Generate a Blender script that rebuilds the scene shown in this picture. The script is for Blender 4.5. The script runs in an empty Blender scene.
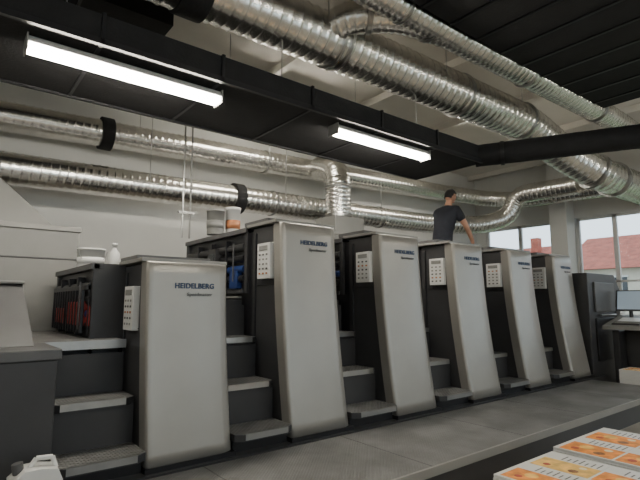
import bpy, math, random, bmesh
from mathutils import Vector, Matrix
random.seed(4)
D = bpy.data
SC = bpy.context.scene
COL = SC.collection

# ------------------------------------------------------------------ materials
def mat(name, col, rough=0.5, metal=0.0, var=0.0, vscale=5.0, bump=0.0, bscale=60.0, emit=None, estr=0.0, spec=0.5, kind=None):
    m = D.materials.new(name); m.use_nodes = True
    nt = m.node_tree; b = nt.nodes['Principled BSDF']
    b.inputs['Roughness'].default_value = rough
    b.inputs['Metallic'].default_value = metal
    b.inputs['Specular IOR Level'].default_value = spec
    tc = nt.nodes.new('ShaderNodeTexCoord')
    n = nt.nodes.new('ShaderNodeTexNoise'); n.inputs['Scale'].default_value = vscale; n.inputs['Detail'].default_value = 5
    nt.links.new(tc.outputs['Object'], n.inputs['Vector'])
    r = nt.nodes.new('ShaderNodeValToRGB')
    v = var
    r.color_ramp.elements[0].position = 0.3; r.color_ramp.elements[1].position = 0.7
    r.color_ramp.elements[0].color = (*[max(0, c*(1-v)) for c in col], 1)
    r.color_ramp.elements[1].color = (*[min(1, c*(1+v)) for c in col], 1)
    nt.links.new(n.outputs['Fac'], r.inputs['Fac'])
    nt.links.new(r.outputs['Color'], b.inputs['Base Color'])
    if bump > 0:
        bp = nt.nodes.new('ShaderNodeBump'); bp.inputs['Strength'].default_value = bump; bp.inputs['Distance'].default_value = 0.01
        if kind == 'plate':
            w1 = nt.nodes.new('ShaderNodeTexWave'); w1.bands_direction = 'DIAGONAL'; w1.inputs['Scale'].default_value = bscale
            mp = nt.nodes.new('ShaderNodeMapping'); mp.inputs['Scale'].default_value = (1, -1, 1)
            w2 = nt.nodes.new('ShaderNodeTexWave'); w2.bands_direction = 'DIAGONAL'; w2.inputs['Scale'].default_value = bscale
            nt.links.new(tc.outputs['Object'], w1.inputs['Vector']); nt.links.new(tc.outputs['Object'], mp.inputs['Vector'])
            nt.links.new(mp.outputs['Vector'], w2.inputs['Vector'])
            mm = nt.nodes.new('ShaderNodeMath'); mm.operation = 'MULTIPLY'
            nt.links.new(w1.outputs['Fac'], mm.inputs[0]); nt.links.new(w2.outputs['Fac'], mm.inputs[1])
            nt.links.new(mm.outputs[0], bp.inputs['Height'])
        else:
            n2 = nt.nodes.new('ShaderNodeTexNoise'); n2.inputs['Scale'].default_value = bscale
            nt.links.new(tc.outputs['Object'], n2.inputs['Vector'])
            nt.links.new(n2.outputs['Fac'], bp.inputs['Height'])
        nt.links.new(bp.outputs['Normal'], b.inputs['Normal'])
    if emit:
        b.inputs['Emission Color'].default_value = (*emit, 1); b.inputs['Emission Strength'].default_value = estr
    return m

SILVER = mat('silver_paint', (0.325, 0.312, 0.285), 0.32, 0.4, 0.04, 3)
SILVER2 = mat('silver_paint_trim', (0.24, 0.235, 0.22), 0.4, 0.25, 0.04, 3)
DGREY = mat('dark_grey_paint', (0.036, 0.036, 0.038), 0.45, 0, 0.1, 4)
MGREY = mat('mid_grey_paint', (0.085, 0.085, 0.087), 0.45, 0, 0.1, 4)
LGREY = mat('light_grey_paint', (0.22, 0.22, 0.21), 0.5, 0, 0.06, 3)
BLACK = mat('black_machinery', (0.008, 0.008, 0.010), 0.4, 0.0, 0.3, 8)
BLACKM = mat('black_fabric_plenum', (0.009, 0.009, 0.010), 0.8, 0, 0.3, 6, 0.3, 40)
STEEL = mat('steel', (0.42, 0.42, 0.41), 0.32, 1.0, 0.1, 8)
GALV = mat('galvanised_duct', (0.80, 0.79, 0.76), 0.25, 1.0, 0.12, 9, 0.08, 26)
PLATE = mat('chequer_plate', (0.20, 0.20, 0.195), 0.42, 0.45, 0.25, 6, 0.9, 14, kind='plate')
PLATF = mat('walkway_plate', (0.14, 0.14, 0.138), 0.5, 0.3, 0.35, 2.5, 0.7, 22, kind='plate')
WALL = mat('painted_wall', (0.62, 0.62, 0.595), 0.8, 0, 0.03, 1.5, 0.1, 80)
CEIL = mat('ceiling_paint', (0.66, 0.635, 0.58), 0.85, 0, 0.04, 1.5, 0.1, 60)
FLOORM = mat('floor_coating', (0.30, 0.27, 0.22), 0.35, 0, 0.2, 2.5, 0.05, 30)
WHITE = mat('white_plastic', (0.66, 0.66, 0.64), 0.4, 0, 0.03, 4)
CREAM = mat('cream_paper', (0.80, 0.70, 0.50), 0.7, 0, 0.05, 30)
FRAME = mat('window_frame', (0.60, 0.60, 0.59), 0.4, 0, 0.02, 4)
RED = mat('red_paint', (0.36, 0.03, 0.02), 0.5, 0, 0.2, 10)
AMBER = mat('amber_label', (0.40, 0.16, 0.07), 0.5, 0, 0.2, 10)
BLUE = mat('blue_paint', (0.01, 0.03, 0.13), 0.4, 0, 0.1, 10)
LETTER = mat('blue_lettering', (0.006, 0.03, 0.09), 0.4, 0, 0.05, 10)
SKIN = mat('skin', (0.45, 0.24, 0.16), 0.55, 0, 0.08, 12)
HAIR = mat('dark_hair', (0.012, 0.009, 0.008), 0.6, 0, 0.3, 60, 0.5, 200)
SHIRT = mat('navy_shirt', (0.012, 0.014, 0.022), 0.85, 0, 0.2, 15, 0.3, 120)
TROUS = mat('dark_trousers', (0.02, 0.022, 0.03), 0.85, 0, 0.2, 15)
SHOE = mat('shoe_leather', (0.01, 0.01, 0.01), 0.5, 0, 0.1, 10)
EYE = mat('eye_white', (0.7, 0.7, 0.7), 0.3)
TUBE = mat('lamp_tube', (1, 1, 1), 0.5, emit=(1.0, 0.93, 0.80), estr=105)
TUBE2 = mat('lamp_tube_dim', (1, 1, 1), 0.5, emit=(1.0, 0.93, 0.80), estr=58)
SCREEN = mat('screen_glass', (0.03, 0.035, 0.04), 0.15)
SCRON = mat('lit_screen', (0.1, 0.12, 0.14), 0.2, emit=(0.6, 0.75, 0.85), estr=0.3)
WOOD = mat('pallet_wood', (0.34, 0.22, 0.12), 0.75, 0, 0.2, 12)
ORANGE = mat('print_orange', (0.80, 0.25, 0.03), 0.5, 0, 0.4, 14)
GREENP = mat('print_brown', (0.20, 0.08, 0.03), 0.5, 0, 0.6, 18)
YEL = mat('print_yellow', (0.80, 0.48, 0.12), 0.5, 0, 0.3, 14)
ROOF = mat('roof_tiles', (0.32, 0.09, 0.06), 0.8, 0, 0.25, 3)
PLASTER = mat('house_plaster', (0.55, 0.50, 0.42), 0.85, 0, 0.05, 2)
GRASS = mat('outdoor_ground', (0.12, 0.15, 0.07), 0.9, 0, 0.3, 0.8)

def glass():
    m = D.materials.new('window_glass'); m.use_nodes = True
    nt = m.node_tree; nt.nodes.clear()
    o = nt.nodes.new('ShaderNodeOutputMaterial'); mx = nt.nodes.new('ShaderNodeMixShader')
    t = nt.nodes.new('ShaderNodeBsdfTransparent'); g = nt.nodes.new('ShaderNodeBsdfGlossy'); g.inputs['Roughness'].default_value = 0.02
    t.inputs['Color'].default_value = (0.93, 0.96, 0.96, 1)
    fr = nt.nodes.new('ShaderNodeFresnel'); fr.inputs['IOR'].default_value = 1.3
    nt.links.new(fr.outputs[0], mx.inputs[0]); nt.links.new(t.outputs[0], mx.inputs[1]); nt.links.new(g.outputs[0], mx.inputs[2])
    nt.links.new(mx.outputs[0], o.inputs['Surface'])
    return m
GLASS = glass()

# ------------------------------------------------------------------ mesh builder
class MB:
    def __init__(s):
        s.v = []; s.f = []; s.m = []; s.sm = []; s.ml = []
    def mi(s, m):
        if m not in s.ml: s.ml.append(m)
        return s.ml.index(m)
    def add(s, vs, fs, m, smooth=False):
        o = len(s.v); s.v += [tuple(v) for v in vs]; k = s.mi(m)
        for f in fs:
            s.f.append([i+o for i in f]); s.m.append(k); s.sm.append(smooth)
    def box(s, x0, x1, y0, y1, z0, z1, m):
        vs = [(x0,y0,z0),(x1,y0,z0),(x1,y1,z0),(x0,y1,z0),(x0,y0,z1),(x1,y0,z1),(x1,y1,z1),(x0,y1,z1)]
        s.add(vs, [(0,3,2,1),(4,5,6,7),(0,1,5,4),(1,2,6,5),(2,3,7,6),(3,0,4,7)], m)
    def prism(s, prof, axis, a0, a1, m, prof2=None):
        def P(p, a):
            return {'x': (a, p[0], p[1]), 'y': (p[0], a, p[1]), 'z': (p[0], p[1], a)}[axis]
        n = len(prof); q = prof2 or prof
        vs = [P(p, a0) for p in prof] + [P(p, a1) for p in q]
        fs = [tuple(range(n))[::-1], tuple(range(n, 2*n))] + [(i, (i+1) % n, n+(i+1) % n, n+i) for i in range(n)]
        s.add(vs, fs, m)
    def cyl(s, p0, p1, r0, m, r1=None, n=16, smooth=True):
        if r1 is None: r1 = r0
        p0 = Vector(p0); p1 = Vector(p1); d = (p1-p0).normalized()
        u = d.orthogonal().normalized(); w = d.cross(u)
        vs = []
        for p, r in ((p0, r0), (p1, r1)):
            for i in range(n):
                a = 2*math.pi*i/n; vs.append(p+(u*math.cos(a)+w*math.sin(a))*r)
        s.add(vs, [(i, (i+1) % n, n+(i+1) % n, n+i) for i in range(n)], m, smooth)
        s.add(vs[:n], [tuple(range(n))[::-1]], m); s.add(vs[n:], [tuple(range(n))], m)
    def lathe(s, c, prof, m, n=24):
        cx, cy, cz = c; vs = []
        for r, z in prof:
            for i in range(n):
                a = 2*math.pi*i/n; vs.append((cx+r*math.cos(a), cy+r*math.sin(a), cz+z))
        fs = []
        for k in range(len(prof)-1):
            for i in range(n):
                fs.append((k*n+i, k*n+(i+1) % n, (k+1)*n+(i+1) % n, (k+1)*n+i))
        s.add(vs, fs, m, True)
        s.add(vs[:n], [tuple(range(n))[::-1]], m); s.add(vs[-n:], [tuple(range(n))], m)
    def tube(s, pts, r, m, n=28, pitch=0.1, rib=0.008, corner=0.35, step=0.014, ribw=0.26):
        """spiral duct swept along a rounded polyline"""
        P = [Vector(p) for p in pts]; path = [P[0]]
        for i in range(1, len(P)-1):
            a = (P[i-1]-P[i]); b = (P[i+1]-P[i]); c = min(corner, a.length*0.49, b.length*0.49)
            q0 = P[i]+a.normalized()*c; q1 = P[i]+b.normalized()*c
            for k in range(11):
                t = k/10; path.append(q0*(1-t)**2+P[i]*2*t*(1-t)+q1*t*t)
        path.append(P[-1])
        L = [0]
        for i in range(1, len(path)): L.append(L[-1]+(path[i]-path[i-1]).length)
        N = max(2, int(L[-1]/step)); res = []; j = 0
        for k in range(N+1):
            d = L[-1]*k/N
            while j < len(L)-2 and L[j+1] < d: j += 1
            t = (d-L[j])/max(1e-6, L[j+1]-L[j]); res.append((path[j].lerp(path[j+1], t), d))
        vs = []; up = None
        for k, (p, d) in enumerate(res):
            a = res[max(0, k-1)][0]; b = res[min(N, k+1)][0]; tg = (b-a).normalized()
            if up is None: up = tg.orthogonal().normalized()
            up = (up-tg*up.dot(tg)).normalized(); w = tg.cross(up)
            for i in range(n):
                an = 2*math.pi*i/n
                ph = ((d/pitch)+(i/n)) % 1.0
                rr = r + (rib*math.sin(math.pi*ph/ribw) if ph < ribw else 0)
                vs.append(p+(up*math.cos(an)+w*math.sin(an))*rr)
        fs = []
        for k in range(N):
            for i in range(n):
                fs.append((k*n+i, k*n+(i+1) % n, (k+1)*n+(i+1) % n, (k+1)*n+i))
        s.add(vs, fs, m, True)
        s.add(vs[:n], [tuple(range(n))[::-1]], m); s.add(vs[-n:], [tuple(range(n))], m)
    def build(s, name, parent=None, bevel=0.0, seg=2):
        xs = [v[0] for v in s.v]; ys = [v[1] for v in s.v]; zs = [v[2] for v in s.v]
        o = Vector(((min(xs)+max(xs))/2, (min(ys)+max(ys))/2, min(zs)))
        me = D.meshes.new(name); me.from_pydata([tuple(Vector(v)-o) for v in s.v], [], s.f)
        for m in s.ml: me.materials.append(m)
        me.polygons.foreach_set('material_index', s.m); me.polygons.foreach_set('use_smooth', s.sm)
        me.update()
        ob = D.objects.new(name, me); COL.objects.link(ob)
        if parent:
            ob.parent = parent; ob.location = o - parent.location
        else: ob.location = o
        if bevel:
            b = ob.modifiers.new('bevel', 'BEVEL'); b.width = bevel; b.segments = seg; b.limit_method = 'ANGLE'; b.angle_limit = math.radians(40)
        return ob

def empty(name, loc):
    e = D.objects.new(name, None); e.location = loc; COL.objects.link(e); e.empty_display_size = 0.2
    return e

def text(name, s, loc, size, m, parent, rot=(math.radians(90), 0, 0), off=.0012):
    c = D.curves.new(name, 'FONT'); c.body = s; c.size = size; c.extrude = 0.002; c.space_character = 1.06
    c.offset = off
    tmp = D.objects.new(name+'_tmp', c); COL.objects.link(tmp)
    dg = bpy.context.evaluated_depsgraph_get(); me = D.meshes.new_from_object(tmp.evaluated_get(dg))
    D.objects.remove(tmp)
    me.materials.clear(); me.materials.append(m)
    ob = D.objects.new(name, me); COL.objects.link(ob)
    ob.parent = parent; ob.location = Vector(loc)-parent.location; ob.rotation_euler = rot
    return ob

# ------------------------------------------------------------------ room
RX0, RX1, RY0, RY1, RZ = -5.0, 11.5, -4.0, 7.6, 4.9
b = MB(); b.box(RX0-.2, RX1+.2, RY0-.2, RY1+.2, -0.2, 0, FLOORM); b.build('floor')
b = MB(); b.box(RX0-.2, RX1+.2, RY0-.2, RY1+.2, RZ, RZ+.2, CEIL)
for i in range(9):
    x = -4+i*1.9; b.box(x, x+.10, RY0, RY1, RZ-.12, RZ, CEIL)
b.build('ceiling')

def wall_x(name, x0, x1, y0, y1, holes):
    b = MB(); c = y0
    for (a, d, za, zb) in holes:
        b.box(x0, x1, c, a, 0, RZ, WALL); b.box(x0, x1, a, d, 0, za, WALL); b.box(x0, x1, a, d, zb, RZ, WALL); c = d
    b.box(x0, x1, c, y1, 0, RZ, WALL); b.build(name)
def wall_y(name, y0, y1, x0, x1, holes):
    b = MB(); c = x0
    for (a, d, za, zb) in holes:
        b.box(c, a, y0, y1, 0, RZ, WALL); b.box(a, d, y0, y1, 0, za, WALL); b.box(a, d, y0, y1, zb, RZ, WALL); c = d
    b.box(c, x1, y0, y1, 0, RZ, WALL); b.build(name)
H1 = [(-3.2, -1.2, 1.15, 3.4), (-.9, 1.1, 1.15, 3.4), (1.4, 3.2, 1.15, 3.4), (3.36, 4.95, 1.15, 3.4), (5.4, 7.3, 1.15, 3.4)]
wall_x('wall_right', RX1, RX1+.2, RY0, RY1, H1)
wall_x('wall_left', RX0-.2, RX0, RY0, RY1, [])
wall_y('wall_back', RY1, RY1+.2, RX0-.2, RX1+.2, [])
H2 = [(-3.5, -.5, 1.2, 3.4), (0.5, 3.5, 1.2, 3.4), (4.5, 7.5, 1.2, 3.4), (8.3, 10.8, 1.2, 3.4)]
wall_y('wall_front', RY0-.2, RY0, RX0-.2, RX1+.2, H2)
wn = 0
for (a, d, za, zb) in H1:
    wn += 1; b = MB(); x0, x1 = RX1+.03, RX1+.10; t = .06
    b.box(x0, x1, a, a+t, za, zb, FRAME); b.box(x0, x1, d-t, d, za, zb, FRAME)
    b.box(x0, x1, a, d, za, za+t, FRAME); b.box(x0, x1, a, d, zb-t, zb, FRAME)
    n = max(1, round((d-a)/.95))
    for i in range(1, n):
        y = a+(d-a)*i/n; b.box(x0, x1, y-t*.7, y+t*.7, za, zb, FRAME)
    b.box(x0, x1, a, d, za+.75, za+.79, FRAME)
    b.box(RX1-.12, RX1+.03, a-.03, d+.03, za-.04, za, FRAME)
    b.box(x0+.03, x0+.036, a+t, d-t, za+t, zb-t, GLASS)
    b.build('window_%d' % wn)
for (a, d, za, zb) in H2:
    wn += 1; b = MB(); y0, y1 = RY0-.10, RY0-.03; t = .06
    b.box(a, a+t, y0, y1, za, zb, FRAME); b.box(d-t, d, y0, y1, za, zb, FRAME)
    b.box(a, d, y0, y1, za, za+t, FRAME); b.box(a, d, y0, y1, zb-t, zb, FRAME)
    for i in (1, 2):
        x = a+(d-a)*i/3; b.box(x-t*.7, x+t*.7, y0, y1, za, zb, FRAME)
    b.box(a+t, d-t, y0+.03, y0+.036, za+t, zb-t, GLASS)
    b.build('window_%d' % wn)
b = MB(); b.box(11.08, 11.49, 4.97, 5.36, 0, RZ-.125, WALL); b.box(11.05, 11.495, 4.94, 5.39, 0, .1, MGREY); b.build('support_column', bevel=.01)
b = MB(); b.box(RX0, RX1-.005, RY1-.02, RY1-.002, 0, .1, MGREY); b.build('baseboard_back')

# outside
b = MB(); b.box(12, 80, -40, 60, -1.4, -1.2, GRASS); b.build('outdoor_ground')
def house(x0, x1, y0, y1, ze, zr):
    b = MB(); b.box(x0, x1, y0, y1, -1.2, ze, PLASTER); xm = (x0+x1)/2
    b.prism([(x0-.4, ze-.1), (x1+.4, ze-.1), (xm, zr)], 'y', y0-.3, y1+.3, ROOF)
    for k in range(int((y1-y0)/2)):
        y = y0+.8+k*2; b.box(x0-.03, x0, y, y+.9, ze-1.6, ze-.5, SCREEN); b.box(x0-.05, x0, y-.06, y+.96, ze-.5, ze-.42, FRAME)
    b.box(xm-1.2, xm-.7, y0+1.5, y0+2, ze, zr+.5, ROOF)
    b.build('house')
house(24, 31, 5.5, 11.0, 3.1, 4.9)
house(29, 36, 14.5, 23, 3.3, 5.3)
house(30, 38, -8, 2, 3.1, 5.0)

# ------------------------------------------------------------------ platform
b = MB(); b.box(-2.3, 8.0, 2.35, 3.38, .24, .28, PLATF); b.box(-2.28, 7.98, 2.38, 3.38, 0, .24, DGREY)
b.box(-2.3, 8.0, 2.335, 2.355, .22, .283, SILVER2)
for i in range(1, 8): b.box(-2.3+i*1.3, -2.292+i*1.3, 2.36, 3.38, .279, .2812, BLACK)
b.build('walkway_platform')

# ------------------------------------------------------------------ printing press
PR = empty('offset_printing_press', (4.5, 4.6, 0))
def frontY(s, lean=.2): return 3.47+lean*(1-(1-s)**1.7)
def unit(idx, xc, ztop, tall):
    w = .34; xl, xr = xc-w, xc+w; z0 = .31; N = 18
    lean = .2*(ztop-z0)/1.89
    fr = [(frontY(i/N, lean), z0+(ztop-z0)*i/N) for i in range(N+1)]
    # silver cover: curved sheet shell, angled right wing, rounded shoulder
    b = MB()
    prof = fr+[(fr[-1][0]+.012, ztop+.014), (fr[-1][0]+.04, ztop+.02), (fr[-1][0]+.14, ztop+.02)]+[(y+.14, z) for y, z in fr[::-1]]
    nf = len(fr)+2
    cols = [(xl, .035), (xl+.006, .015), (xl+.022, .003), (xl+.05, 0), (xl+.40, .0), (xl+.59, .001), (xl+.605, .006), (xr-.03, .028), (xr-.015, .036), (xr-.005, .05), (xr, .075)]
    vs = []
    for (x, off) in cols:
        for k, (y, z) in enumerate(prof): vs.append((x, y+(off if k < nf else 0), z))
    P = len(prof); C = len(cols)
    fs = [((c)*P+i, (c+1)*P+i, (c+1)*P+(i+1) % P, c*P+(i+1) % P) for c in range(C-1) for i in range(P)]
    b.add(vs, fs, SILVER, True)
    b.add(vs[:P], [tuple(range(P))], SILVER); b.add(vs[-P:], [tuple(range(P))[::-1]], SILVER)
    b.box(xl-.01, xr+.01, 3.46, 3.72, .28, .315, BLACK)
    b.build('unit_%d_cover' % idx, PR)
    # side frame
    b = MB(); prof = [(y+.1, z) for y, z in fr[::1]]+[(4.2, ztop), (4.2, z0-.03)]
    b.prism(prof, 'x', xl+.012, xr-.012, DGREY)
    b.box(xl-.03, xr+.0, fr[-1][0]+.05, 4.26, ztop+.015, ztop+.045, SILVER2)
    b.box(xl+.02, xr-.02, 3.95, 4.4, ztop+.045, ztop+.09, MGREY)
    b.box(xl+.006, xl+.014, 3.80, 4.14, 1.62 if tall else 1.25, 1.63 if tall else 1.26, BLACK)
    b.box(xl-.004, xl+.014, 4.12, 4.14, .6, ztop-.05, BLACK)
    b.build('unit_%d_side_frame' % idx, PR, bevel=.006)
    # control panel
    zc = ztop-.34; yc = 3.92
    b = MB(); b.box(xl-.04, xl+.014, yc-.11, yc+.11, zc-.17, zc+.17, WHITE)
    for i in range(3):
        for k in range(5):
            mm = [MGREY, LGREY, AMBER, LGREY, MGREY][(i*5+k*3+idx) % 5]
            b.box(xl-.046, xl-.039, yc-.075+i*.062, yc-.048+i*.062, zc-.13+k*.045, zc-.112+k*.045, mm)
    b.box(xl-.046, xl-.039, yc-.075, yc+.075, zc+.10, zc+.145, LGREY)
    b.build('unit_%d_control_panel' % idx, PR, bevel=.006)
    # inking body
    b = MB(); zb = ztop-.02
    xl2 = xl-.22 if idx == 1 else xl
    b.box(xl2+.03, xr-.02, 4.36 if idx == 1 else 4.2, 5.85, .28, zb, BLACK)
    b.box(xl2-.0, xr, 4.3, 4.36, zb-.62, zb+.05, DGREY); b.box(xl2-.0, xr, 5.78, 5.85, 1.2, zb+.05, DGREY)
    b.box(xl2-.02, xl2+.05, 4.3, 5.85, zb, zb+.05, MGREY); b.box(xr-.05, xr+.02, 4.3, 5.85, zb, zb+.05, MGREY)
    b.box(xl2-.015, xl2+.03, 4.36, 5.78, zb-.62, zb-.58, DGREY)
    for k, (dz, mm) in enumerate(((.14, DGREY), (.26, BLACK), (.37, BLUE), (.47, BLACK))):
        b.cyl((xl2+.02, 4.36, zb-dz), (xl2+.02, 5.78, zb-dz), .04, mm)
    for k in range(3):
        y = 4.7+k*.36; b.box(xl2-.03, xl2+.03, y, y+.03, zb-.56, zb-.05, BLACK)
    b.cyl((xl2-.05, 4.5, zb-.1), (xl2-.05, 4.5, zb-.5), .008, MGREY, n=8)
    if idx == 1:
        b.box(xl2-.045, xl2+.035, 4.45, 5.0, 1.26, 1.46, RED); b.box(xl2-.045, xl2+.035, 5.1, 5.6, 1.26, 1.40, RED)
        for k in range(12): b.box(xl2-.055, xl2-.03, 4.42+k*.11, 4.44+k*.11, 1.2, 1.56, BLACK)
        b.box(xl2-.02, xl2+.19, 4.335, 4.36, 1.26, 1.42, RED)
        for k in range(5): b.box(xl2-.02+k*.045, xl2-.012+k*.045, 4.325, 4.345, 1.2, 1.56, BLACK)
        b.box(xl2-.03, xl2+.03, 4.36, 5.8, 1.56, 1.60, DGREY)
        b.box(xl2+.02, xl2+.2, 4.33, 4.36, 1.5, 1.7, DGREY)
    if idx == 2:
        b.box(xl2-.03, xl2+.03, 4.45, 4.62, 1.60, 1.78, BLUE); b.box(xl2-.03, xl2+.03, 4.45, 5.7, 1.50, 1.52, LGREY)
        b.box(xl2-.06, xl2+.03, 4.9, 5.1, 1.85, 2.05, DGREY); b.box(xl2-.064, xl2-.058, 4.93, 5.07, 1.9, 2.0, SCREEN)
    if tall:
        b.prism([(xc-.2, zb), (xc+.28, zb), (xc+.2, zb+.09), (xc-.12, zb+.09)], 'y', 4.45, 5.7, MGREY)
    b.build('unit_%d_inking_body' % idx, PR, bevel=.004)
    # lettering lies on the flat part of the cover
    s = (ztop-.16-z0)/(ztop-z0); y = frontY(s, lean)-.005
    tilt = math.atan2(frontY(s+.02, lean)-frontY(s-.02, lean), .04*(ztop-z0))
    text('unit_%d_lettering' % idx, 'HEIDELBERG', (xc-.13, y, ztop-.185), .056, LETTER, PR, (math.radians(90)-tilt, 0, 0), .0018)
    text('unit_%d_sublettering' % idx, 'Speedmaster', (xc-.03, y-.008, ztop-.245), .038, MGREY, PR, (math.radians(90)-tilt, 0, 0), .0004)
UX = [1.56, 2.79, 4.09, 5.39, 6.69, 7.99]
for i, x in enumerate(UX):
    unit(i+1, x, 1.75 if i == 0 else 2.19, i > 0)
# steps between units : folded treads with a chamfered front corner and a nosing
for i in range(6):
    x1 = UX[i]-.345; x0 = (UX[i-1]+.345) if i else .64
    b = MB()
    for k, (y, z) in enumerate(((3.43, .43), (3.74, .76), (4.04, 1.13))):
        if i == 0 and k == 2: continue
        yb = y+.38 if k < 2 else 4.36
        pl = [(x0, y+.05), (x0+.07, y), (x1-.07, y), (x1, y+.05), (x1, yb), (x0, yb)]
        b.prism(pl, 'z', z-.055, z-.004, DGREY); b.prism([(px, py+.004) for px, py in pl], 'z', z-.004, z, PLATE)
        b.box(x0+.07, x1-.07, y-.006, y+.012, z-.045, z+.003, STEEL)
        b.box(x0, x1, yb-.03, yb-.02, z-.033, z+.30, DGREY)
        b.box(x0+.01, x1-.01, y+.10, y+.12, max(.28, z-.33), z-.056, BLACK)
    if i:
        b.box(x0, x1, 4.40, 5.8, 1.44, 1.48, PLATE); b.box(x0, x1, 4.38, 4.42, 1.1, 1.485, DGREY)
        b.box(x0, x1, 4.45, 5.8, .28, 1.43, BLACK)
    b.build('steps_%d' % (i+1), PR)
b = MB(); b.box(.51, 1.21, 4.03, 5.8, 1.125, 1.16, PLATE); b.box(.51, 1.21, 4.02, 4.04, 1.10, 1.165, STEEL); b.box(.64, 1.20, 4.30, 5.78, .28, 1.12, DGREY)
b.box(1.0, 1.2, 4.2, 4.3, .28, 1.12, DGREY)
b.build('feeder_deck', PR)
b = MB()
b.box(-2.2, .62, 3.42, 5.8, .0, 1.10, DGREY); b.box(-2.22, .64, 3.40, 4.02, 1.10, 1.165, MGREY)
b.box(-2.2, .622, 3.405, 3.42, .28, .36, BLACK)
b.prism([(3.72, 1.166), (4.5, 1.60), (5.8, 1.60), (5.8, 1.1), (4.1, 1.1)], 'x', -2.2, .53, MGREY)
b.prism([(4.45, 1.60), (5.8, 1.60), (5.8, 1.625), (4.45, 1.625)], 'x', -2.2, .535, LGREY)
b.box(-1.2, .1, 3.40, 3.425, .45, 1.0, MGREY)
b.build('feeder_housing', PR, bevel=.008)
# base rails + delivery
b = MB(); b.box(.66, 8.7, 3.95, 5.9, 0, .28, BLACK); b.box(.66, 8.7, 3.425, 3.95, .0, .28, DGREY); b.build('base_frame', PR)
b = MB()
b.prism([(8.40, .0), (9.8, .0), (9.8, 1.6), (9.5, 1.95), (8.40, 1.95)], 'y', 3.5, 5.9, DGREY)
b.box(8.6, 9.4, 3.47, 3.505, .5, 1.2, BLACK); b.box(8.6, 9.4, 3.47, 3.505, 1.3, 1.8, MGREY)
b.box(9.5, 9.7, 3.44, 3.5, 1.0, 1.5, WHITE); b.cyl((8.7, 3.44, 1.25), (9.3, 3.44, 1.25), .015, STEEL)
b.build('delivery_housing', PR, bevel=.01)

# ------------------------------------------------------------------ control console
CE = empty('control_console', (8.95, 2.95, 0))
b = MB()
b.box(8.85, 9.3, 2.5, 2.6, 0, 1.0, DGREY); b.box(8.85, 9.3, 3.25, 3.35, 0, 1.0, DGREY); b.box(9.1, 9.15, 2.6, 3.25, .3, 1.0, DGREY)
b.build('legs', CE, bevel=.01)
b = MB(); b.prism([(8.65, 1.02), (9.4, 1.18), (9.4, 1.24), (8.65, 1.08)], 'y', 2.35, 3.42, LGREY)
b.prism([(8.75, 1.105), (9.2, 1.20), (9.2, 1.205), (8.75, 1.11)], 'y', 2.45, 3.3, WHITE)
b.build('desk_top', CE, bevel=.006)
b = MB(); b.prism([(8.72, 1.10), (8.86, 1.13), (8.86, 1.15), (8.72, 1.12)], 'y', 2.9, 3.3, DGREY)
for i in range(10):
    for j in range(3): b.box(8.735+j*.04, 8.765+j*.04, 2.92+i*.037, 2.948+i*.037, 1.12+j*.009, 1.137+j*.009, LGREY)
b.build('keyboard', CE)
b = MB(); b.cyl((9.3, 3.2, 1.2), (9.3, 3.2, 1.45), .03, DGREY); b.prism([(9.24, 1.32), (9.28, 1.31), (9.36, 1.66), (9.32, 1.67)], 'y', 2.98, 3.42, DGREY)
b.prism([(9.233, 1.345), (9.24, 1.343), (9.312, 1.65), (9.305, 1.652)], 'y', 3.01, 3.39, SCRON)
b.build('monitor', CE, bevel=.004)

# ------------------------------------------------------------------ ducts
def duct(pts, r, flanges=(), pitch=.1, rib=.009, corner=.35, m=GALV, rods=(), **k):
    b = MB(); b.tube(pts, r, m, pitch=pitch, rib=rib, corner=corner, **k)
    for (p, d, w, mm, rr) in flanges:
        p = Vector(p); d = Vector(d).normalized(); b.cyl(p-d*w/2, p+d*w/2, rr, mm, n=28)
    for (x, y, z) in rods: b.cyl((x, y, z), (x, y, RZ-.125), .007, STEEL, n=6)
    return b
X = (1, 0, 0)
# main overhead duct
b = duct([(-4.8, 4.1, 4.44), (1.2, 4.05, 4.45), (7.4, 3.85, 4.38), (8.3, 3.75, 4.05), (9.1, 3.45, 3.72), (11.45, 3.35, 3.70)], .285,
         [((1.65, 4.03, 4.445), X, .26, BLACKM, .32), ((3.3, 3.98, 4.43), X, .03, STEEL, .315), ((3.4, 3.98, 4.43), X, .03, STEEL, .315), ((5.6, 3.91, 4.40), X, .03, STEEL, .315), ((7.2, 3.86, 4.38), X, .05, STEEL, .315),
          ((9.6, 3.43, 3.715), X, .04, STEEL, .33), ((9.0, 3.50, 3.77), (.8, -.3, -.3), .05, STEEL, .33)], pitch=.12, rib=.012,
         rods=[(x, y, 4.4) for x in (3.0, 5.0, 6.9) for y in (3.64, 4.24)])
b.build('ventilation_duct')
b = duct([(-4.8, 3.15, 4.58), (4.4, 3.15, 4.55), (8.6, 3.0, 4.5), (9.6, 2.95, 4.40), (11.45, 2.9, 4.35)], .17, [((3.6, 3.15, 4.55), X, .03, STEEL, .18), ((6, 3.1, 4.53), X, .03, STEEL, .19), ((8, 3.02, 4.5), X, .03, STEEL, .19)], pitch=.09)
b.build('ventilation_duct')
# branch from the main duct to the small one
b = duct([(3.15, 3.9, 4.45), (3.3, 3.6, 4.55), (3.75, 3.3, 4.58), (4.3, 3.16, 4.55)], .175, [((3.45, 3.5, 4.56), (1, -.7, 0), .05, STEEL, .195), ((4.1, 3.2, 4.56), X, .04, STEEL, .195)], pitch=.09, rib=.010, corner=.2); b.build('ventilation_duct')
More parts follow.
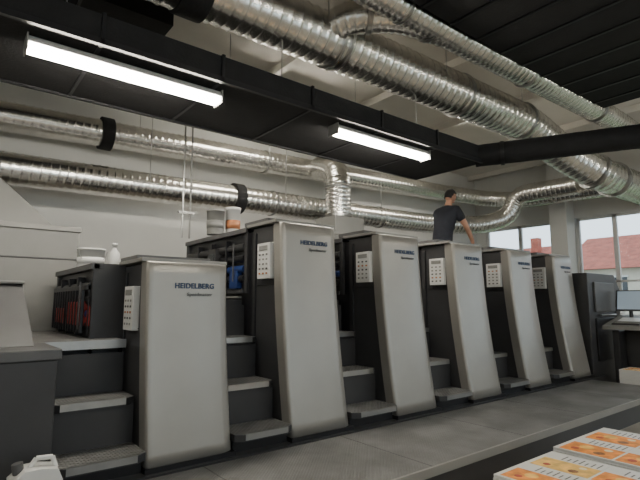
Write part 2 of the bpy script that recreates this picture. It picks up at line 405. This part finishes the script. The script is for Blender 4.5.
# rear upper duct
b = duct([(-4.8, 7.2, 3.68), (9.5, 7.15, 4.12), (10.7, 6.7, 4.05), (10.85, 5.8, 3.9), (10.8, 3.9, 3.85)], .19,
         [((1.72, 7.18, 3.88), X, .16, BLACKM, .235), ((4.4, 7.17, 3.96), X, .03, STEEL, .21), ((6.2, 7.16, 4.02), X, .03, STEEL, .21)], pitch=.10, corner=.5,
         rods=[(x, 7.17, 4.0) for x in (2.2, 4.5, 6.8, 8.2)])
b.build('ventilation_duct')
# rear lower duct with S elbow
b = duct([(-4.8, 6.95, 3.02), (8.3, 6.88, 3.22), (9.8, 6.35, 3.24), (10.35, 5.95, 3.45), (10.42, 5.75, 3.95), (10.5, 4.4, 3.95)], .205,
         [((3.72, 6.92, 3.15), X, .16, BLACKM, .25), ((4.4, 6.92, 3.16), X, .03, STEEL, .225), ((7.0, 6.9, 3.2), X, .03, STEEL, .225)], pitch=.10, corner=.4,
         rods=[(x, 6.62, 3.15) for x in (2.2, 4.5, 6.8)])
b.build('ventilation_duct')
# vertical riser behind unit 3 with elbow
b = duct([(5.35, 6.25, 2.91), (5.35, 6.25, 3.75), (5.5, 6.95, 3.98)], .22, [((5.35, 6.25, 2.94), (0, 0, 1), .05, STEEL, .26), ((5.35, 6.25, 3.45), (0, 0, 1), .03, STEEL, .24)], pitch=.07, rib=.014, corner=.3)
b.build('ventilation_duct')
# left riser
b = duct([(.18, 6.45, 2.84), (.18, 6.45, 3.3), (.0, 6.7, 3.55), (-.6, 6.9, 3.6)], .2, [((.18, 6.45, 2.87), (0, 0, 1), .05, STEEL, .24)], pitch=.06, rib=.014, corner=.25)
b.build('ventilation_duct')
# short drops
b = duct([(.55, 5.3, 4.38), (.5, 5.3, 4.15), (.2, 5.25, 4.0), (-.8, 5.2, 3.98)], .13, pitch=.05, rib=.01, corner=.2); b.build('ventilation_duct')
b = duct([(4.2, 3.0, 4.76), (4.15, 3.1, 4.6)], .15, pitch=.05, rib=.01); b.build('ventilation_duct')
# black round fabric duct crossing
b = duct([(6.12, 4.0, 3.62), (7.9, .8, 3.66)], .16, [((6.3, 3.67, 3.62), (1.1, -2, 0), .05, BLACK, .175)], pitch=.3, rib=.004, m=BLACKM, step=.05)
b.build('fabric_duct')
# black plenum above the lamps
b = MB(); b.box(-4.8, 6.1, 3.88, 5.12, 3.50, 3.74, BLACKM)
for i in range(11): b.box(-4.4+i*1.05, -4.37+i*1.05, 3.86, 5.14, 3.49, 3.75, BLACK)
b.box(-4.8, 6.1, 3.86, 3.90, 3.48, 3.53, BLACK); b.box(-4.8, 6.1, 5.10, 5.14, 3.48, 3.53, BLACK)
for x in (.6, 2.6, 4.7):
    for y in (3.92, 5.08): b.cyl((x, y, 3.74), (x, y, RZ-.125), .006, STEEL, n=6)
b.build('air_plenum')
b = MB(); b.box(-4.8, 7.9, .3, 2.94, 4.46, 4.62, BLACKM)
for i in range(26): b.box(-4.7+i*.49, -4.66+i*.49, .3, 2.94, 4.445, 4.46, BLACK)
for x in (-4, -1, 2, 5, 7.5): b.box(x, x+.1, .5, .6, 4.62, RZ-.125, BLACK); b.box(x, x+.1, 2.5, 2.6, 4.62, RZ-.125, BLACK)
b.build('air_plenum')
b = MB(); b.box(-4.8, 1.75, 4.75, 6.3, 4.40, 4.60, BLACKM)
for i in range(6): b.box(-4.4+i*1.05, -4.37+i*1.05, 4.73, 6.32, 4.39, 4.61, BLACK)
for x in (-2, 1): b.box(x, x+.08, 5, 5.08, 4.6, RZ-.125, BLACK)
b.build('air_plenum')
b = MB()
b.cyl((2.40, 5.90, 2.28), (2.40, 5.90, 4.77), .012, STEEL, n=8); b.cyl((2.50, 5.90, 2.28), (2.50, 5.90, 4.77), .012, LGREY, n=8)
b.box(2.34, 2.56, 5.88, 5.92, 2.6, 2.63, STEEL)
b.build('cable_conduit')

# ------------------------------------------------------------------ lamps
def lamp(x0, x1, y, z, hang, T=TUBE):
    b = MB()
    b.prism([(y-.04, z+.065), (y+.04, z+.065), (y+.085, z+.015), (y+.085, z), (y-.085, z), (y-.085, z+.015)], 'x', x0, x1, WHITE)
    b.box(x0-.012, x0, y-.087, y+.087, z-.06, z+.067, LGREY); b.box(x1, x1+.012, y-.087, y+.087, z-.06, z+.067, LGREY)
    for dy in (-.042, .042): b.cyl((x0+.01, y+dy, z-.028), (x1-.01, y+dy, z-.028), .022, T, n=10)
    for x in (x0+.3, x1-.3): b.cyl((x, y, z+.065), (x, y, hang), .006, STEEL, n=6)
    b.build('fluorescent_lamp')
lamp(.38, 1.98, 4.10, 3.41, 3.488)
lamp(3.40, 5.0, 4.04, 3.41, 3.488)
HZ = RZ-.13
for x in (-3.3, 2.5, 8.3):
    lamp(x, x+1.6, -.6, 4.0, HZ, TUBE2); lamp(x, x+1.6, -2.6, 4.0, HZ, TUBE2)  # unseen fixtures on the camera side, added as fill light
lamp(-3.5, -1.9, 4.1, 3.41, 3.488); lamp(7.2, 8.8, 5.6, 4.5, HZ, TUBE2); lamp(3.2, 4.8, 5.9, 4.6, HZ, TUBE2)

# ------------------------------------------------------------------ back equipment
b = MB()
b.box(-2.2, 1.22, 6.0, 6.7, 0, 2.28, LGREY); b.box(-2.22, 1.24, 5.98, 6.72, 2.25, 2.31, SILVER2)
b.prism([(-.45, 6.02), (.95, 6.02), (.95, 6.68), (-.45, 6.68)], 'z', 2.31, 2.83, LGREY, [(-.06, 6.2), (.42, 6.2), (.42, 6.68), (-.06, 6.68)])
b.box(.02, .04, 5.99, 6.01, .2, 2.2, MGREY); b.box(-2.2, 1.22, 5.99, 6.01, 1.93, 1.95, MGREY)
b.build('extraction_cabinet', bevel=.008)
b = MB(); b.box(5.0, 6.9, 5.95, 6.55, 0, 2.62, LGREY); b.box(5.05, 5.7, 5.97, 6.5, 2.62, 2.90, LGREY); b.box(4.98, 6.92, 5.93, 6.57, 2.56, 2.60, SILVER2); b.build('dryer_cabinet', bevel=.01)
b = MB(); b.box(7.4, 9.6, 6.2, 6.6, 0, 2.3, MGREY); b.box(7.38, 9.62, 6.18, 6.62, 2.28, 2.33, SILVER2); b.build('supply_cabinet', bevel=.01)

# ------------------------------------------------------------------ small items
def can(name, x, y, z, r, h, m1, m2, handle=True):
    b = MB(); b.lathe((x, y, z), [(r*.93, 0), (r*.95, .01), (r, h*.9), (r*1.05, h*.9), (r*1.05, h), (r*.97, h)], m1)
    b.lathe((x, y, z), [(r*.975, h*.25), (r*1.0, h*.25), (r*1.005, h*.55), (r*.98, h*.55)], m2)
    if handle:
        pts = [Vector((x+r*1.05*math.cos(a), y, z+h*.85-r*.9*math.sin(a))) for a in [math.pi*i/8 for i in range(9)]]
        for p, q in zip(pts, pts[1:]): b.cyl(p+Vector((0, -r*.6, 0)), q+Vector((0, -r*.6, 0)), .004, STEEL, n=6)
    b.build(name)
can('plastic_bucket', 1.16, 5.12, 1.782, .125, .20, WHITE, WHITE)
can('ink_can', 2.55, 5.25, 2.262, .105, .30, LGREY, LGREY, False)
can('ink_can', 2.80, 5.28, 2.262, .09, .36, WHITE, AMBER, False)
b = MB(); b.lathe((1.27, 4.72, 1.782), [(.045, 0), (.05, .01), (.05, .13), (.018, .17), (.018, .2), (.026, .2), (.026, .225), (.01, .226)], WHITE); b.build('spray_bottle')
# jerrycan
b = MB(); jx, jy, jz = .50, 3.16, .284
prof = [(jx-.12, jz), (jx+.12, jz), (jx+.125, jz+.2), (jx+.10, jz+.26), (jx+.02, jz+.275), (jx-.06, jz+.275), (jx-.125, jz+.22)]
b.prism(prof, 'y', jy-.08, jy+.08, WHITE)
b.cyl((jx-.08, jy, jz+.25), (jx-.09, jy, jz+.305), .028, MGREY); b.cyl((jx-.03, jy, jz+.27), (jx, jy, jz+.315), .013, WHITE); b.cyl((jx, jy, jz+.315), (jx+.08, jy, jz+.31), .013, WHITE); b.cyl((jx+.08, jy, jz+.31), (jx+.1, jy, jz+.25), .013, WHITE)
b.box(jx-.06, jx+.07, jy-.083, jy-.079, jz+.07, jz+.18, LGREY)
b.build('jerrycan', bevel=.012, seg=3)
# pallets with printed sheets
def stack(x0, x1, y0, y1, h, seed):
    E = empty('printed_sheet_stack', ((x0+x1)/2, (y0+y1)/2, 0)); rnd = random.Random(seed)
    b = MB()
    for i in range(3):
        x = x0+(x1-x0-.09)*i/2; b.box(x, x+.09, y0, y1, 0, .08, WOOD)
    for i in range(5):
        y = y0+(y1-y0-.1)*i/4; b.box(x0, x1, y, y+.1, .08, .10, WOOD)
    b.build('pallet', E)
    b = MB(); z = .10
    while z < h-.001:
        o = rnd.uniform(-.006, .006); z2 = min(h, z+.02)
        b.box(x0+.02+o, x1-.02+o, y0+.02, y1-.02, z, z2-.002, WHITE); z = z2
    b.box(x0+.02, x1-.02, y0+.02, y1-.02, h-.002, h, WHITE)
    nx, ny = 2, 2; w = (x1-x0-.08)/nx; d = (y1-y0-.08)/ny
    for i in range(nx):
        for j in range(ny):
            xa = x0+.04+i*w; ya = y0+.04+j*d
            m = [ORANGE, YEL, ORANGE][(i+2*j+seed) % 3]
            b.box(xa+.005, xa+w*.6, ya+.005, ya+d-.015, h, h+.0015, m)
            b.box(xa+w*.6, xa+w-.015, ya+.005, ya+d-.015, h, h+.0015, WHITE)
            for t in range(7): b.box(xa+w*.66, xa+w*.93-.02*(t % 3), ya+.04+t*.04, ya+.05+t*.04, h+.0015, h+.002, MGREY)
            for (u, v, rr, mm) in ((.18, .3, .09, GREENP), (.38, .62, .12, YEL), (.2, .75, .07, RED), (.45, .25, .07, CREAM)):
                b.lathe((xa+w*u, ya+d*v, h+.0015), [(w*rr, 0), (w*rr*.9, .001)], mm, n=9)
    b.build('sheets', E)
stack(2.98, 3.82, 1.05, 1.95, .32, 1)
stack(3.90, 4.90, 1.12, 2.0, .32, 3)
stack(8.12, 8.6, 2.45, 3.05, .46, 2)

# ------------------------------------------------------------------ worker
MX, MY, MZ = 6.03, 4.60, 1.482
WK = empty('worker', (MX, MY, MZ))
def skinned(name, verts, edges, radii, m, sub=2, root=0):
    me = D.meshes.new(name); me.from_pydata(verts, edges, []); ob = D.objects.new(name, me); COL.objects.link(ob)
    ob.parent = WK
    sk = ob.modifiers.new('skin', 'SKIN'); sk.use_smooth_shade = True
    for i, r in enumerate(radii):
        rr = r if isinstance(r, tuple) else (r, r)
        me.skin_vertices[0].data[i].radius = rr; me.skin_vertices[0].data[i].use_root = (i == root)
    s = ob.modifiers.new('sub', 'SUBSURF'); s.levels = sub; s.render_levels = sub
    me.materials.append(m); return ob
sk_v = [(.02,0,.93),(.05,0,1.08),(.10,0,1.24),(.15,0,1.38),(.19,0,1.47),(.225,0,1.545),(.24,0,1.60),
        (.17,.17,1.39),(.26,.26,1.17),(.42,.24,1.00),(.49,.22,.93),
        (.17,-.17,1.39),(.27,-.26,1.16),(.44,-.24,.97),(.51,-.22,.88),
        (.02,.09,.88),(.04,.10,.50),(-.02,.11,.09),(.02,-.09,.88),(.0,-.10,.50),(-.05,-.11,.09)]
sk_e = [(0,1),(1,2),(2,3),(3,4),(4,5),(5,6),(3,7),(7,8),(8,9),(9,10),(3,11),(11,12),(12,13),(13,14),(0,15),(15,16),(16,17),(0,18),(18,19),(19,20)]
sk_r = [(.12,.09),(.13,.10),(.15,.11),(.14,.10),.065,.055,.055,.065,.045,.036,.028,.065,.045,.036,.028,.075,.055,.04,.075,.055,.04]
skinned('body', sk_v, sk_e, sk_r, SKIN)
sv = [(.015,0,.82),(.02,0,.92),(.05,0,1.08),(.10,0,1.24),(.15,0,1.38),(.19,0,1.465),(.17,.17,1.39),(.235,.235,1.23),(.17,-.17,1.39),(.24,-.235,1.22)]
skinned('t_shirt', sv, [(0,1),(1,2),(2,3),(3,4),(4,5),(4,6),(6,7),(4,8),(8,9)], [(.185,.15),(.18,.145),(.17,.14),(.20,.145),(.18,.135),.08,.09,.074,.09,.074], SHIRT)
for nm, s_, kx, fx in (('trouser_leg_1', 1, .04, -.02), ('trouser_leg_2', -1, .0, -.05)):
    skinned(nm, [(.02, .075*s_, .98), (.02, .085*s_, .85), ((.02+kx)/2, .092*s_, .68), (kx, .10*s_, .50), ((kx+fx)/2, .105*s_, .30), (fx, .11*s_, .08)],
            [(0,1),(1,2),(2,3),(3,4),(4,5)], [(.105,.105),(.105,.105),.095,.078,.072,.068], TROUS)
for nm, x, y in (('shoe_1', -.02, .11), ('shoe_2', -.05, -.11)):
    skinned(nm, [(x-.04,y,.045),(x+.06,y,.05),(x+.17,y,.035)], [(0,1),(1,2)], [(.045,.045),(.048,.045),(.04,.032)], SHOE)
for side, wx, wy, wz in ((1, .49, .22, .93), (-1, .51, -.22, .88)):
    f = Vector((.62, -.1*side, -.55)).normalized(); lat = Vector((.1, side, 0)).normalized()
    w = Vector((wx, wy, wz)); nm = 'hand_1' if side > 0 else 'hand_2'
    skinned(nm+'_palm', [w-f*.01, w+f*.04, w+f*.085], [(0,1),(1,2)], [(.026,.02),(.038,.018),(.040,.016)], SKIN)
    for k, (o, L) in enumerate(((-.030,.075),(-.010,.085),(.010,.080),(.030,.062))):
        p0 = w+f*.075+lat*(o*side); d1 = f; d2 = (f+Vector((0,0,-.35))).normalized()
        skinned('%s_finger_%d' % (nm, k+1), [p0, p0+d1*L*.5, p0+d1*L*.5+d2*L*.3, p0+d1*L*.5+d2*L*.55], [(0,1),(1,2),(2,3)], [.0095,.009,.0085,.007], SKIN, 1)
    p0 = w+f*.03-lat*(.03*side); dt = (f*.7-lat*side*.7).normalized()
    skinned(nm+'_thumb', [p0, p0+dt*.035, p0+dt*.035+f*.03], [(0,1),(1,2)], [.012,.011,.009], SKIN, 1)
def head():
    bm = bmesh.new(); bmesh.ops.create_uvsphere(bm, u_segments=32, v_segments=24, radius=1)
    for v in bm.verts:
        x, y, z = v.co; sx, sy, sz = .098, .078, .118
        jaw = max(0, -z); px = x*sx*(1-.10*jaw); py = y*sy*(1-.38*jaw*jaw-.12*jaw); pz = z*sz
        if x < 0: px *= 1.02; pz += .006*(-x)
        if x > .5 and z < 0: px += .012*jaw
        nz = math.exp(-((z+.12)/.20)**2-(y/.17)**2) if x > .5 else 0
        px += .024*nz
        ez = sum(math.exp(-((z-.08)/.13)**2-((y-s*.38)/.17)**2) for s in (-1, 1)) if x > .3 else 0
        px -= .010*ez
        mz = math.exp(-((z+.52)/.08)**2-(y/.34)**2) if x > .3 else 0
        px += .006*mz
        v.co = (px, py, pz)
    me = D.meshes.new('head'); bm.to_mesh(me); bm.free()
    for p in me.polygons: p.use_smooth = True
    me.materials.append(SKIN); return me
HC = Vector((.265, 0, 1.655)); HR = (0, math.radians(22), math.radians(-6))
ho = D.objects.new('head', head()); COL.objects.link(ho); ho.parent = WK; ho.location = HC; ho.rotation_euler = HR
bm = bmesh.new(); bmesh.ops.create_uvsphere(bm, u_segments=32, v_segments=24, radius=1)
for v in bm.verts:
    x, y, z = v.co; k = 1.0+.02*math.sin(9*y+5*x)*math.sin(8*z)
    v.co = (x*.105*k, y*.086*k, z*.126*k)
dele = [v for v in bm.verts if (v.co.x > .03 and v.co.z < .055) or (v.co.x > -.02 and v.co.z < .0) or v.co.z < -.075]
bmesh.ops.delete(bm, geom=dele, context='VERTS')
me = D.meshes.new('hair'); bm.to_mesh(me); bm.free()
for p in me.polygons: p.use_smooth = True
me.materials.append(HAIR); hr = D.objects.new('hair', me); COL.objects.link(hr); hr.parent = ho; so = hr.modifiers.new('s', 'SOLIDIFY'); so.thickness = .01
b = MB()
for s in (-1, 1):
    b.lathe((.078, s*.030, .004), [(.002, 0), (.011, .005), (.013, .012), (.011, .018), (.002, .024)], EYE, n=12)
    b.lathe((.089, s*.030, .012), [(.001, 0), (.004, .002), (.004, .006), (.001, .008)], HAIR, n=8)
    b.box(.088, .096, s*.030-.018, s*.030+.018, .034, .040, HAIR)
    b.lathe((-.005, s*.080, -.03), [(.004, 0), (.013, .008), (.015, .03), (.018, .045), (.013, .058), (.004, .062)], SKIN, n=12)
b.box(.088, .0985, -.022, .022, -.066, -.060, RED)
o = b.build('face_details', WK); o.parent = ho; o.location = o.location + Vector(WK.location)

# ------------------------------------------------------------------ world
w = D.worlds.new('overcast_sky'); SC.world = w; w.use_nodes = True
bg = w.node_tree.nodes['Background']; bg.inputs['Color'].default_value = (0.80, 0.90, 1.0, 1); bg.inputs['Strength'].default_value = 2.7

# ------------------------------------------------------------------ camera
cam = D.cameras.new('camera'); cam.lens = 27.0; cam.sensor_width = 36; cam.clip_start = .05
co = D.objects.new('camera', cam); COL.objects.link(co); co.location = (0, 0, 1.45)
co.rotation_euler = (math.radians(90+7.48), 0, math.radians(-38.35))
SC.camera = co
